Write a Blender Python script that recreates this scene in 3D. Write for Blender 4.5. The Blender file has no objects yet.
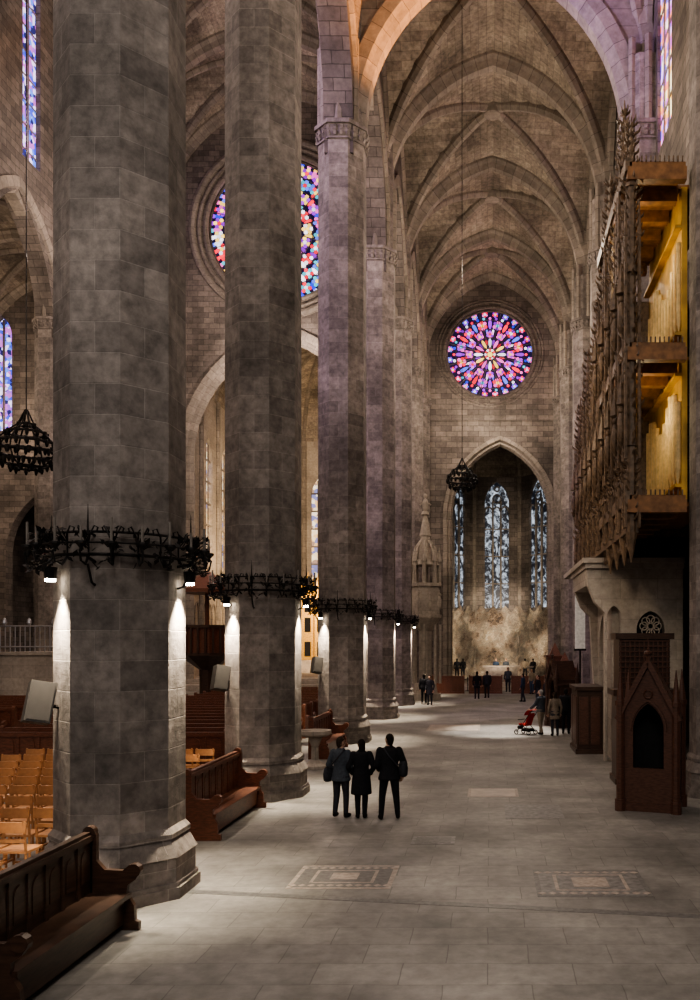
import bpy, bmesh, math, random
from math import *
from mathutils import Vector, Matrix, kdtree
from mathutils.geometry import tessellate_polygon
random.seed(7)
Z=Vector((0,0,1)); XA=Vector((1,0,0)); YA=Vector((0,1,0))
sc=bpy.context.scene
F_PX=843.0; CAMZ=3.53

# ------------------------------------------------------------------ mesh builder
class MB:
    def __init__(s): s.v=[];s.f=[];s.uv=[];s.m=[];s.col=[]
    def face(s,pts,uvs=None,m=0,col=None):
        pts=[Vector(p) for p in pts]
        i=len(s.v); s.v+=[tuple(p) for p in pts]; s.f.append(list(range(i,i+len(pts))))
        if uvs is None:
            n=(pts[1]-pts[0]).cross(pts[2]-pts[0])
            if n.length<1e-9 and len(pts)>3: n=(pts[2]-pts[0]).cross(pts[3]-pts[0])
            if n.length>1e-9: n.normalize()
            else: n=Vector((0,0,1))
            if abs(n.z)>.85: uvs=[(p.x,p.y) for p in pts]
            else:
                t=Vector((-n.y,n.x,0)).normalized()
                uvs=[(t.dot(p),p.z) for p in pts]
        s.uv.append(uvs); s.m.append(m); s.col.append(col or (1,1,1,1))
    def box(s,c,d,rz=0,m=0,rx=0,ry=0):
        M=Matrix.Translation(Vector(c))@Matrix.Rotation(rz,4,'Z')@Matrix.Rotation(ry,4,'Y')@Matrix.Rotation(rx,4,'X')
        x,y,z=d[0]/2,d[1]/2,d[2]/2
        P=[M@Vector(p) for p in [(-x,-y,-z),(x,-y,-z),(x,y,-z),(-x,y,-z),(-x,-y,z),(x,-y,z),(x,y,z),(-x,y,z)]]
        for q in [(0,3,2,1),(4,5,6,7),(0,1,5,4),(1,2,6,5),(2,3,7,6),(3,0,4,7)]:
            s.face([P[k] for k in q],m=m)
    def b2(s,a,b,m=0): # box from min/max
        s.box([(a[i]+b[i])/2 for i in range(3)],[abs(b[i]-a[i]) for i in range(3)],m=m)
    def prism(s,c,r0,r1,z0,z1,n=8,rot=pi/8,m=0,cap=True,us=None):
        A=[];B=[]
        for i in range(n):
            a=rot+2*pi*i/n
            A.append(Vector((c[0]+r0*cos(a),c[1]+r0*sin(a),z0)));B.append(Vector((c[0]+r1*cos(a),c[1]+r1*sin(a),z1)))
        L=us or 2*max(r0,r1)*sin(pi/n)
        for i in range(n):
            j=(i+1)%n
            s.face([A[i],A[j],B[j],B[i]],[(i*L,z0),((i+1)*L,z0),((i+1)*L,z1),(i*L,z1)],m)
        if cap:
            if r0>1e-4: s.face(A[::-1],m=m)
            if r1>1e-4: s.face(B,m=m)
    def lathe(s,c,prof,n=12,m=0,rot=0):
        for (r0,z0),(r1,z1) in zip(prof[:-1],prof[1:]):
            s.prism((c[0],c[1]),max(r0,1e-5),max(r1,1e-5),c[2]+z0,c[2]+z1,n,rot,m,cap=False)
        s.prism((c[0],c[1]),max(prof[0][0],1e-5),max(prof[0][0],1e-5),c[2]+prof[0][1],c[2]+prof[0][1],n,rot,m,cap=prof[0][0]>1e-3)
    def tube(s,pts,r,n=6,m=0,closed=False):
        pts=[Vector(p) for p in pts]; N=len(pts)
        rr=r if isinstance(r,(list,tuple)) else [r]*N
        rings=[];prev=None
        for i,p in enumerate(pts):
            if closed: t=pts[(i+1)%N]-pts[i-1]
            else: t=pts[min(i+1,N-1)]-pts[max(i-1,0)]
            if t.length<1e-9: t=Vector((0,0,1))
            t.normalize()
            if prev is None:
                a=Z if abs(t.z)<.9 else XA
                u=a.cross(t).normalized()
            else:
                u=(prev-t*prev.dot(t))
                u=u.normalized() if u.length>1e-6 else XA
            prev=u; w=t.cross(u)
            rings.append([p+(u*cos(2*pi*k/n)+w*sin(2*pi*k/n))*rr[i] for k in range(n)])
        R=range(N if closed else N-1)
        for i in R:
            a=rings[i];b=rings[(i+1)%N]
            for k in range(n):
                l=(k+1)%n
                s.face([a[k],a[l],b[l],b[k]],m=m)
        if not closed:
            s.face(rings[0][::-1],m=m); s.face(rings[-1],m=m)
    def ell(s,c,r,m=0,n=14,k=9,M=None):
        c=Vector(c)
        def P(i,j):
            th=pi*j/k; ph=2*pi*i/n
            v=Vector((r[0]*sin(th)*cos(ph),r[1]*sin(th)*sin(ph),r[2]*cos(th)))
            if M: v=M@v
            return c+v
        for j in range(k):
            for i in range(n):
                if j==0: s.face([P(i,0),P(i,1),P(i+1,1)],m=m)
                elif j==k-1: s.face([P(i,j),P(0,k),P(i+1,j)],m=m)
                else: s.face([P(i,j),P(i,j+1),P(i+1,j+1),P(i+1,j)],m=m)
    def loft(s,lv,n=20,m=0): # (cx,cy,z,rx,ry)
        R=[[Vector((l[0]+l[3]*cos(2*pi*k/n),l[1]+l[4]*sin(2*pi*k/n),l[2])) for k in range(n)] for l in lv]
        for a,b in zip(R[:-1],R[1:]):
            for k in range(n):
                q=(k+1)%n; s.face([a[k],a[q],b[q],b[k]],m=m)
        s.face(R[0][::-1],m=m); s.face(R[-1],m=m)
    def cap(s,p0,p1,r0,r1,m=0):
        p0=Vector(p0);p1=Vector(p1)
        s.tube([p0.lerp(p1,t/4) for t in range(5)],[r0+(r1-r0)*t/4 for t in range(5)],12,m)
        s.ell(p0,(r0,)*3,m,12,8); s.ell(p1,(r1,)*3,m,12,8)
    def sweep(s,path,side,prof,m=0,uoff=0):
        N=len(path);rings=[];L=0;Ls=[]
        for i,p in enumerate(path):
            t=(path[min(i+1,N-1)]-path[max(i-1,0)]).normalized()
            nr=t.cross(side).normalized()
            rings.append([p+side*a+nr*b for a,b in prof])
            if i: L+=(path[i]-path[i-1]).length
            Ls.append(L+uoff)
        K=len(prof);vs=[0]
        for k in range(K):
            a=prof[k];b=prof[(k+1)%K];vs.append(vs[-1]+hypot(a[0]-b[0],a[1]-b[1]))
        for i in range(N-1):
            for k in range(K):
                l=(k+1)%K
                s.face([rings[i][k],rings[i][l],rings[i+1][l],rings[i+1][k]],
                       [(vs[k],Ls[i]),(vs[k+1],Ls[i]),(vs[k+1],Ls[i+1]),(vs[k],Ls[i+1])],m)
        s.face(rings[0][::-1],m=m); s.face(rings[-1],m=m)
    def wall(s,org,ud,nd,th,outer,holes=(),m=0,mrev=None):
        org=Vector(org);ud=Vector(ud);nd=Vector(nd)
        loops=[outer]+list(holes); flat=[p for L in loops for p in L]
        P=lambda u,z,t: org+ud*u+Z*z+nd*t
        tris=tessellate_polygon([[Vector((u,z,0)) for u,z in L] for L in loops])
        for tr in tris:
            q=[flat[k] for k in tr]
            s.face([P(u,z,0) for u,z in q],[(u,z) for u,z in q],m)
            s.face([P(u,z,th) for u,z in q][::-1],[(u,z) for u,z in q][::-1],m)
        for L in loops:
            acc=0
            for i in range(len(L)):
                a=L[i];b=L[(i+1)%len(L)];d=hypot(a[0]-b[0],a[1]-b[1])
                s.face([P(*a,0),P(*b,0),P(*b,th),P(*a,th)],[(0,acc),(0,acc+d),(th,acc+d),(th,acc)],m if mrev is None else mrev)
                acc+=d
    def build(s,name,mats,smooth=False,merge=True,parent=None,link=True):
        me=bpy.data.meshes.new(name); me.from_pydata(s.v,[],s.f)
        me.color_attributes.new(name='Col',type='FLOAT_COLOR',domain='CORNER')
        me.uv_layers.new(name='UVMap')
        me.uv_layers['UVMap'].data.foreach_set('uv',[c for u in s.uv for q in u for c in (q[0],q[1])])
        me.color_attributes['Col'].data.foreach_set('color',[c for fi,u in enumerate(s.uv) for q in u for c in s.col[fi]])
        for mt in mats: me.materials.append(mt)
        for p,mi in zip(me.polygons,s.m): p.material_index=mi; p.use_smooth=smooth
        if merge:
            bm=bmesh.new();bm.from_mesh(me);bmesh.ops.remove_doubles(bm,verts=bm.verts,dist=1e-4)
            bmesh.ops.recalc_face_normals(bm,faces=bm.faces)
            bm.to_mesh(me);bm.free()
        me.update()
        if not link: return me
        return inst(name,me,parent=parent)
def inst(name,me,loc=(0,0,0),rz=0,parent=None,sc_=1):
    o=bpy.data.objects.new(name,me); sc.collection.objects.link(o)
    o.location=loc;o.rotation_euler=(0,0,rz);o.scale=(sc_,)*3 if not isinstance(sc_,tuple) else sc_
    if parent: o.parent=parent
    return o
def empty(name,loc=(0,0,0),rz=0):
    o=bpy.data.objects.new(name,None);sc.collection.objects.link(o);o.location=loc;o.rotation_euler=(0,0,rz);o.empty_display_size=.2;return o

# ------------------------------------------------------------------ materials
def mat(name):
    m=bpy.data.materials.new(name);m.use_nodes=True
    nt=m.node_tree;return m,nt,nt.nodes['Principled BSDF']
def N(nt,t,**k):
    n=nt.nodes.new(t)
    for a,b in k.items(): setattr(n,a,b)
    return n
def c4(c): return (c[0],c[1],c[2],1)
def stone(name,c1,c2,mo,bw=.75,rh=.42,ms=.012,rough=.85,bump=.35,lo=.65,hi=1.25,coord='UV',spec=.3,sc1=.35,fine=(.75,1.2),warp=0):
    m,nt,b=mat(name);tc=N(nt,'ShaderNodeTexCoord')
    br=N(nt,'ShaderNodeTexBrick');br.offset=.5
    for k,v in {'Color1':c4(c1),'Color2':c4(c2),'Mortar':c4(mo),'Scale':1.0,'Mortar Size':ms,'Mortar Smooth':.5,'Bias':0.0,'Brick Width':bw,'Row Height':rh}.items(): br.inputs[k].default_value=v
    if warp:
        nw=N(nt,'ShaderNodeTexNoise');nw.inputs['Scale'].default_value=1.5;nt.links.new(tc.outputs['Object'],nw.inputs['Vector'])
        vs=N(nt,'ShaderNodeVectorMath',operation='SCALE');nt.links.new(nw.outputs['Color'],vs.inputs[0]);vs.inputs['Scale'].default_value=warp
        va=N(nt,'ShaderNodeVectorMath',operation='ADD');nt.links.new(tc.outputs[coord],va.inputs[0]);nt.links.new(vs.outputs[0],va.inputs[1])
        nt.links.new(va.outputs[0],br.inputs['Vector'])
    else: nt.links.new(tc.outputs[coord],br.inputs['Vector'])
    n1=N(nt,'ShaderNodeTexNoise');n1.inputs['Scale'].default_value=sc1;n1.inputs['Detail'].default_value=6
    n2=N(nt,'ShaderNodeTexNoise');n2.inputs['Scale'].default_value=5;n2.inputs['Detail'].default_value=9;n2.inputs['Roughness'].default_value=.65
    nt.links.new(tc.outputs['Object'],n1.inputs['Vector']);nt.links.new(tc.outputs['Object'],n2.inputs['Vector'])
    mr=N(nt,'ShaderNodeMapRange');mr.inputs['From Min'].default_value=.3;mr.inputs['From Max'].default_value=.7;mr.inputs['To Min'].default_value=lo;mr.inputs['To Max'].default_value=hi
    nt.links.new(n1.outputs['Fac'],mr.inputs['Value'])
    mr2=N(nt,'ShaderNodeMapRange');mr2.inputs['From Min'].default_value=.3;mr2.inputs['From Max'].default_value=.7;mr2.inputs['To Min'].default_value=fine[0];mr2.inputs['To Max'].default_value=fine[1]
    nt.links.new(n2.outputs['Fac'],mr2.inputs['Value'])
    mu=N(nt,'ShaderNodeMath',operation='MULTIPLY');nt.links.new(mr.outputs[0],mu.inputs[0]);nt.links.new(mr2.outputs[0],mu.inputs[1])
    vm=N(nt,'ShaderNodeVectorMath',operation='SCALE');nt.links.new(br.outputs['Color'],vm.inputs[0]);nt.links.new(mu.outputs[0],vm.inputs['Scale'])
    nt.links.new(vm.outputs[0],b.inputs['Base Color'])
    b.inputs['Roughness'].default_value=rough;b.inputs['Specular IOR Level'].default_value=spec
    ad=N(nt,'ShaderNodeMath',operation='MULTIPLY_ADD');nt.links.new(br.outputs['Fac'],ad.inputs[0]);ad.inputs[1].default_value=-.6
    nt.links.new(n2.outputs['Fac'],ad.inputs[2])
    bp=N(nt,'ShaderNodeBump');bp.inputs['Strength'].default_value=bump;bp.inputs['Distance'].default_value=.03
    nt.links.new(ad.outputs[0],bp.inputs['Height']);nt.links.new(bp.outputs[0],b.inputs['Normal'])
    return m
def plain(name,c,rough=.6,metal=0,var=.25,scale=8,emit=0,spec=.4,stretch=None):
    m,nt,b=mat(name);tc=N(nt,'ShaderNodeTexCoord');n=N(nt,'ShaderNodeTexNoise')
    n.inputs['Scale'].default_value=scale;n.inputs['Detail'].default_value=4
    if stretch:
        mp=N(nt,'ShaderNodeMapping');mp.inputs['Scale'].default_value=stretch
        nt.links.new(tc.outputs['Object'],mp.inputs['Vector']);nt.links.new(mp.outputs[0],n.inputs['Vector'])
    else: nt.links.new(tc.outputs['Object'],n.inputs['Vector'])
    r=N(nt,'ShaderNodeValToRGB');r.color_ramp.elements[0].position=.3;r.color_ramp.elements[1].position=.7
    r.color_ramp.elements[0].color=c4([x*(1-var) for x in c]);r.color_ramp.elements[1].color=c4([min(1,x*(1+var)) for x in c])
    nt.links.new(n.outputs['Fac'],r.inputs['Fac']);nt.links.new(r.outputs['Color'],b.inputs['Base Color'])
    b.inputs['Roughness'].default_value=rough;b.inputs['Metallic'].default_value=metal;b.inputs['Specular IOR Level'].default_value=spec
    if emit:
        nt.links.new(r.outputs['Color'],b.inputs['Emission Color']);b.inputs['Emission Strength'].default_value=emit
    return m
M_col=stone('column_stone',(.215,.185,.163),(.14,.12,.107),(.23,.20,.178),bw=.655,rh=.41,ms=.009,bump=.55,lo=.6,hi=1.45,fine=(.55,1.35),sc1=.5)
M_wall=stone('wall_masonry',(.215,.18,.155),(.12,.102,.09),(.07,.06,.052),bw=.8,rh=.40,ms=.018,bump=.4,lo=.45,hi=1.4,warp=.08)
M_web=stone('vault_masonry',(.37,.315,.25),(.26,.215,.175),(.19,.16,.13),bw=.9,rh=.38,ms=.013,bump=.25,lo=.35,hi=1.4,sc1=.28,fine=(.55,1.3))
M_rib=stone('rib_stone',(.31,.265,.22),(.22,.19,.16),(.12,.10,.09),bw=4,rh=.6,ms=.015,bump=.3,lo=.6,hi=1.2)
M_pale=stone('pale_stone',(.42,.365,.305),(.35,.305,.26),(.25,.22,.19),bw=1.1,rh=.6,ms=.008,bump=.25,lo=.65,hi=1.2)
M_floor=stone('floor_slabs',(.255,.238,.215),(.205,.192,.175),(.14,.13,.117),bw=.92,rh=.58,ms=.008,rough=.5,bump=.10,lo=.55,hi=1.35,coord='Object',spec=.35,sc1=.55,fine=(.75,1.2),warp=.05)
M_dwood=plain('dark_wood',(.05,.026,.016),.38,var=.4,scale=5,stretch=(1,1,6))
M_rwood=plain('red_wood',(.13,.048,.026),.4,var=.35,scale=5,stretch=(2,2,8))
M_owood=plain('orange_wood',(.42,.20,.085),.45,var=.25,scale=6)
M_organ=plain('organ_wood',(.13,.085,.052),.5,var=.5,scale=9)
M_beam=plain('beam_wood',(.22,.105,.042),.55,var=.35,scale=6)
M_iron=plain('wrought_iron',(.02,.018,.017),.5,metal=.7,var=.4)
M_candle=plain('candle_wax',(.16,.14,.12),.6)
M_pipe=plain('organ_pipe_metal',(.30,.23,.13),.35,metal=.8,var=.2)
M_yellow=plain('yellow_panel',(.52,.31,.06),.6,var=.4,scale=1.5)
M_cream=plain('cream_pipes',(.68,.50,.24),.45,var=.2)
M_black=plain('shade_black',(.01,.009,.009),.9)  # near-black colour standing in for shade behind openings
M_gray=plain('speaker_housing',(.055,.048,.042),.6,var=.1)
M_marble=plain('veined_marble',(.40,.34,.29),.3,var=.3,scale=3)
M_gslab=plain('grey_grave_slab',(.14,.133,.125),.4,var=.3,scale=14)
M_pslab=plain('pink_grave_slab',(.35,.29,.245),.4,var=.3,scale=12)
M_gold=plain('gilding',(.7,.42,.12),.35,metal=.7,var=.3)
M_metal=plain('brushed_metal',(.4,.4,.42),.35,metal=.8,var=.1)
def emis(name,c,s):
    m,nt,b=mat(name);b.inputs['Base Color'].default_value=c4(c);b.inputs['Emission Color'].default_value=c4(c);b.inputs['Emission Strength'].default_value=s;return m
M_lamp=emis('lamp_glow',(1,.9,.72),50)
# vertex coloured stained glass
M_glass,nt,b=mat('stained_glass_cells')
at=N(nt,'ShaderNodeVertexColor');at.layer_name='Col'
nt.links.new(at.outputs['Color'],b.inputs['Base Color']);nt.links.new(at.outputs['Color'],b.inputs['Emission Color'])
b.inputs['Emission Strength'].default_value=2.0;b.inputs['Roughness'].default_value=.3
def vglass(name,cols,scale,strength,mapping=(1,1,1)):
    m,nt,b=mat(name);tc=N(nt,'ShaderNodeTexCoord');mp=N(nt,'ShaderNodeMapping');mp.inputs['Scale'].default_value=mapping
    v=N(nt,'ShaderNodeTexVoronoi');v.inputs['Scale'].default_value=scale
    nt.links.new(tc.outputs['Object'],mp.inputs[0]);nt.links.new(mp.outputs[0],v.inputs['Vector'])
    sp=N(nt,'ShaderNodeSeparateColor');nt.links.new(v.outputs['Color'],sp.inputs[0])
    r=N(nt,'ShaderNodeValToRGB');r.color_ramp.interpolation='CONSTANT'
    while len(r.color_ramp.elements)<len(cols): r.color_ramp.elements.new(.5)
    for i,c in enumerate(cols): r.color_ramp.elements[i].position=i/len(cols);r.color_ramp.elements[i].color=c4(c)
    nt.links.new(sp.outputs[0],r.inputs[0]);nt.links.new(r.outputs[0],b.inputs['Base Color']);nt.links.new(r.outputs[0],b.inputs['Emission Color'])
    b.inputs['Emission Strength'].default_value=strength;return m
M_gblue=vglass('stained_glass_blue',[(.05,.07,.6),(.3,.1,.6),(.6,.55,.9),(.02,.02,.1),(.45,.12,.5),(.1,.2,.8),(.75,.65,.95)],4,1.7)
M_gwarm=vglass('stained_glass_warm',[(.9,.45,.1),(.5,.1,.5),(.9,.8,.5),(.15,.1,.6),(.8,.2,.1),(.7,.4,.8)],4,2.2)
M_ggris,nt,b=mat('grisaille_glass')
tc=N(nt,'ShaderNodeTexCoord');mp=N(nt,'ShaderNodeMapping');mp.inputs['Scale'].default_value=(1,1,.7);no=N(nt,'ShaderNodeTexNoise');no.inputs['Scale'].default_value=2.2;no.inputs['Detail'].default_value=9;no.inputs['Roughness'].default_value=.7;no.inputs['Distortion'].default_value=1.0
nt.links.new(tc.outputs['Object'],mp.inputs[0]);nt.links.new(mp.outputs[0],no.inputs['Vector'])
r=N(nt,'ShaderNodeValToRGB');r.color_ramp.elements[0].position=.48;r.color_ramp.elements[0].color=(.006,.008,.012,1);r.color_ramp.elements[1].position=.64;r.color_ramp.elements[1].color=(.62,.70,.80,1)
nt.links.new(no.outputs['Fac'],r.inputs[0]);nt.links.new(r.outputs[0],b.inputs['Emission Color']);b.inputs['Emission Strength'].default_value=1.2;b.inputs['Base Color'].default_value=(.02,.02,.03,1)
M_mural,nt,b=mat('ceramic_mural')
tc=N(nt,'ShaderNodeTexCoord');no=N(nt,'ShaderNodeTexNoise');no.inputs['Scale'].default_value=.6;no.inputs['Detail'].default_value=14;no.inputs['Roughness'].default_value=.82;no.inputs['Distortion'].default_value=.1
nt.links.new(tc.outputs['Object'],no.inputs['Vector'])
n2=N(nt,'ShaderNodeTexNoise');n2.inputs['Scale'].default_value=.35;n2.inputs['Detail'].default_value=3;nt.links.new(tc.outputs['Object'],n2.inputs['Vector'])
r=N(nt,'ShaderNodeValToRGB');e=r.color_ramp.elements
e[0].position=.38;e[0].color=(.04,.033,.03,1);e[1].position=.62;e[1].color=(.70,.64,.54,1)
x=e.new(.44);x.color=(.20,.14,.10,1);x=e.new(.48);x.color=(.42,.33,.25,1);x=e.new(.505);x.color=(.16,.14,.12,1);x=e.new(.54);x.color=(.52,.44,.34,1);x=e.new(.58);x.color=(.38,.27,.17,1)
nt.links.new(no.outputs['Fac'],r.inputs[0])
mr=N(nt,'ShaderNodeMapRange');mr.inputs['From Min'].default_value=.38;mr.inputs['From Max'].default_value=.6;mr.inputs['To Min'].default_value=.3;mr.inputs['To Max'].default_value=1.25;nt.links.new(n2.outputs['Fac'],mr.inputs['Value'])
vm=N(nt,'ShaderNodeVectorMath',operation='SCALE');nt.links.new(r.outputs[0],vm.inputs[0]);nt.links.new(mr.outputs[0],vm.inputs['Scale'])
nt.links.new(vm.outputs[0],b.inputs['Base Color']);b.inputs['Roughness'].default_value=.6
bp=N(nt,'ShaderNodeBump');bp.inputs['Strength'].default_value=1;bp.inputs['Distance'].default_value=.4;nt.links.new(no.outputs['Fac'],bp.inputs['Height']);nt.links.new(bp.outputs[0],b.inputs['Normal'])

# ------------------------------------------------------------------ arch maths
def archc(a,rise):
    k=max(rise/a,1.001);return (k*k-1)/2
def arch(cx,a,zs,rise,n=14,foot=None):
    c=archc(a,rise);R=1+c;k=sqrt(1+2*c);tm=acos(c/R);pts=[]
    for i in range(n+1):
        th=tm*i/n;pts.append((R*cos(th)-c,R*sin(th)/k*rise))
    left=[(cx-x*a,zs+z) for x,z in pts]; right=[(cx+x*a,zs+z) for x,z in pts[::-1]][1:]
    L=left+right
    if foot is not None: L=[(cx-a,foot),(cx-a,(foot+zs)/2)]+L+[(cx+a,(foot+zs)/2),(cx+a,foot)]
    return L
def archhole(cx,a,z0,zs,rise,n=14): return [(cx-a,z0)]+arch(cx,a,zs,rise,n)+[(cx+a,z0)]
def circ(cx,cz,r,n=48): return [(cx+r*cos(2*pi*i/n),cz+r*sin(2*pi*i/n)) for i in range(n)]
PT=[(-.42,.35),(-.42,-.1),(-.28,-.25),(-.2,-.52),(.2,-.52),(.28,-.25),(.42,-.1),(.42,.35)]
PD=[(-.2,.2),(-.2,-.08),(-.09,-.28),(.09,-.28),(.2,-.08),(.2,.2)]
def vault(W,Rb,x0,x1,y0,y1,zs,rise,foot,k=11,m=0,mr=0):
    cx,cy,a,bb=(x0+x1)/2,(y0+y1)/2,(x1-x0)/2,(y1-y0)/2
    c=archc(a,rise);R=1+c;tm=acos(c/R);q=sqrt(1+2*c)
    half=[R*cos(tm*i/k)-c for i in range(k+1)] # 1..0
    T=[-t for t in half]+half[::-1][1:]
    F=lambda t: rise*sqrt(max(0,R*R-(abs(t)+c)**2))/q
    n=len(T)
    # slightly domed webs
    P=lambda i,j: Vector((cx+a*T[i],cy+bb*T[j],zs+F(min(abs(T[i]),abs(T[j])))+.35*(1-max(abs(T[i]),abs(T[j])))))
    S=[0]
    for i in range(1,n): S.append(S[-1]+hypot(a*(T[i]-T[i-1]),F(T[i])-F(T[i-1])))
    for i in range(n-1):
        for j in range(n-1):
            ti=(T[i]+T[i+1])/2;tj=(T[j]+T[j+1])/2
            I=[(i,j),(i+1,j),(i+1,j+1),(i,j+1)]
            if abs(ti)<abs(tj): uv=[(bb*T[qq],S[p]) for p,qq in I]
            else: uv=[(a*T[p],S[qq]) for p,qq in I]
            W.face([P(*t) for t in I],uv,m)
    # stilted side webs
    for sx in(x0,x1): W.face([(sx,y0,foot),(sx,y0+.5,foot),(sx,y0+.5,zs+.2),(sx,y0,zs+.2)],m=m)
    for sg in (1,-1):
        path=[Vector((cx-a,cy-sg*bb,foot)),Vector((cx-a,cy-sg*bb,(foot+zs)/2))]+[Vector((cx+a*t,cy+sg*bb*t,zs+F(t)+.35*(1-abs(t)))) for t in T]+[Vector((cx+a,cy+sg*bb,(foot+zs)/2)),Vector((cx+a,cy+sg*bb,foot))]
        d=Vector((a,sg*bb,0)).normalized()
        Rb.sweep(path,Z.cross(d),PD,mr)
    Rb.prism((cx,cy),.45,.5,zs+rise-.1,zs+rise+.3,10,m=mr)
def tarch(Rb,x0,x1,y,zs,rise,foot,m=0,prof=PT):
    Rb.sweep([Vector((u,y,z)) for u,z in arch((x0+x1)/2,(x1-x0)/2,zs,rise,18,foot)],YA,prof,m)
def larch(Rb,x,y0,y1,zs,rise,m=0,prof=PT,foot=None):
    Rb.sweep([Vector((x,u,z)) for u,z in arch((y0+y1)/2,(y1-y0)/2,zs,rise,18,foot)],-XA,prof,m)

# ------------------------------------------------------------------ layout
XL=-5.25; XR=5.5; NL=-24.8; OL=-38.0; YE=62.5
CY=[12.0,19.56,30.0,39.3,47.7,56.0]
YB=[3.0]+CY+[YE]
SP=21.6; SV=23.9; RISE=6.9; NSP=32.5; NSV=33.4; NRISE=11.0

# floor
fb=MB();fb.b2((-40,-6,-.3),(9,YE+.5,0));fb.build('floor',[M_floor])
fb=MB();fb.b2((-5.4,YE-.05,-.2),(6.6,78,.5));fb.b2((-3.4,YE-1.0,-.1),(4.9,YE+.1,.25));fb.build('floor_chapel_step',[M_pale])
fb=MB();fb.b2((-24,YE-.05,-.2),(-6,90,.8));fb.b2((-23,YE-1.6,-.1),(-7,YE+.1,.4));fb.build('floor_presbytery_step',[M_pale])

# ceiling vaults
W=MB();R=MB()
for y0,y1 in zip(YB[:-1],YB[1:]):
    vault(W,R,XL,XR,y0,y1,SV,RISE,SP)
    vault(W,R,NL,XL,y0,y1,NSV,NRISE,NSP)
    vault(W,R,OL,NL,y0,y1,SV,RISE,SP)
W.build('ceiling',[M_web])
for y in YB:
    tarch(R,XL,XR,y,SV,RISE,SP); tarch(R,NL,XL,y,NSV,NRISE,NSP,prof=[(a*1.2,b*1.2) for a,b in PT]); tarch(R,OL,NL,y,SV,RISE,SP)
for y0,y1 in zip(YB[:-1],YB[1:]):
    for x in (XL,NL):
        larch(R,x,y0,y1,20.9,6.1,prof=[(-.62,.5),(-.62,0),(-.45,-.1),(-.3,-.3),(.3,-.3),(.45,-.1),(.62,0),(.62,.5)])
    larch(R,XR+.1,y0,y1,SV,RISE-.2,prof=PD,foot=SP); larch(R,XL+.45,y0,y1,SV,RISE-.2,prof=PD,foot=SP)
# deep strengthening arch across the aisle at the third pier
xm=(XL+XR)/2;ha=(XR-XL)/2
lowa=arch(xm,ha-.55,21.6,6.5,18);upa=arch(xm,ha-.02,SV,RISE,18,SP)
R.wall((0,29.65,0),XA,YA,.7,upa+lowa[::-1],[])
R.sweep([Vector((u,30,z)) for u,z in lowa],YA,[(-.5,.45),(-.5,0),(-.36,-.12),(-.24,-.3),(.24,-.3),(.36,-.12),(.5,0),(.5,.45)])
R.build('trim_1',[M_rib])

# arcade walls above arches
def arcade(name,x,windows):
    w=MB()
    for k,(y0,y1) in enumerate(zip(YB[:-1],YB[1:])):
        cy=(y0+y1)/2;hw=(y1-y0)/2
        ar=arch(cy,hw-.75,20.9,6.0)
        outer=[(y0,20.5)]+[(y0+.75,20.5)]+ar+[(y1-.75,20.5)]+[(y1,20.5),(y1,45),(y0,45)]
        holes=[]
        if windows: holes=[archhole(cy+1.2 if k==4 else cy,.85,28.9,38.5,1.6,8)]
        w.wall((x-.5,0,0),YA,XA,1.0,outer,holes)
    w.build(name,[M_wall])
arcade('wall_nave_right',XL,False); arcade('wall_nave_left',NL,True)
g=MB()
for k,(y0,y1) in enumerate(zip(YB[:-1],YB[1:])):
    cy=(y0+y1)/2+(1.2 if k==4 else 0)
    g.b2((NL+.2,cy-1,28.5),(NL+.25,cy+1,41),0)
    g.b2((NL+.26,cy-.04,28.5),(NL+.34,cy+.04,40),1)
    for i in range(8): g.b2((NL+.26,cy-.9,29.5+i*1.3),(NL+.32,cy+.9,29.56+i*1.3),1)
g.build('window_1',[M_gblue,M_rib])

# right aisle wall with windows
w=MB()
def wy(k,y0,y1): return 27.8 if k==2 else (y0+y1)/2
for k,(y0,y1) in enumerate(zip(YB[:-1],YB[1:])):
    cy=wy(k,y0,y1)
    hs=[archhole(cy,1.1,20.2,26.6,1.8,8)] if k>=1 else []
    if k>=1: hs.append(archhole((y0+y1)/2,(y1-y0)/2-1.7,-.1,9.2,4.0 if (y1-y0)/2-1.7<4 else 5,10))
    w.wall((5.75,0,0),YA,XA,.8,[(y0,-.3),(y1,-.3),(y1,33),(y0,33)],hs)
w.build('wall_right',[M_wall])
g=MB()
for k,(y0,y1) in enumerate(zip(YB[:-1],YB[1:])):
    if k<1: continue
    cy=wy(k,y0,y1)
    g.b2((5.86,cy-1.2,20.1),(5.9,cy+1.2,28.6),0)
    for dy in(-.37,.37): g.b2((5.8,cy+dy-.04,20.1),(5.87,cy+dy+.04,28.2),1)
    for i in range(6): g.b2((5.82,cy-1.1,21.2+i*1.2),(5.87,cy+1.1,21.26+i*1.2),1)
g.build('window_2',[M_gwarm,M_rib])
w=MB()
w.b2((9.2,3,-.3),(9.5,63,16))
for y in YB: w.b2((6.5,y-.5,-.3),(9.3,y+.5,16))
w.b2((6.5,3,15.5),(9.5,63,16))
w.build('wall_side_chapels',[M_wall])
w=MB();w.b2((OL-.8,3,-.3),(OL,YE,33));w.build('wall_left',[M_wall])

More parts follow.
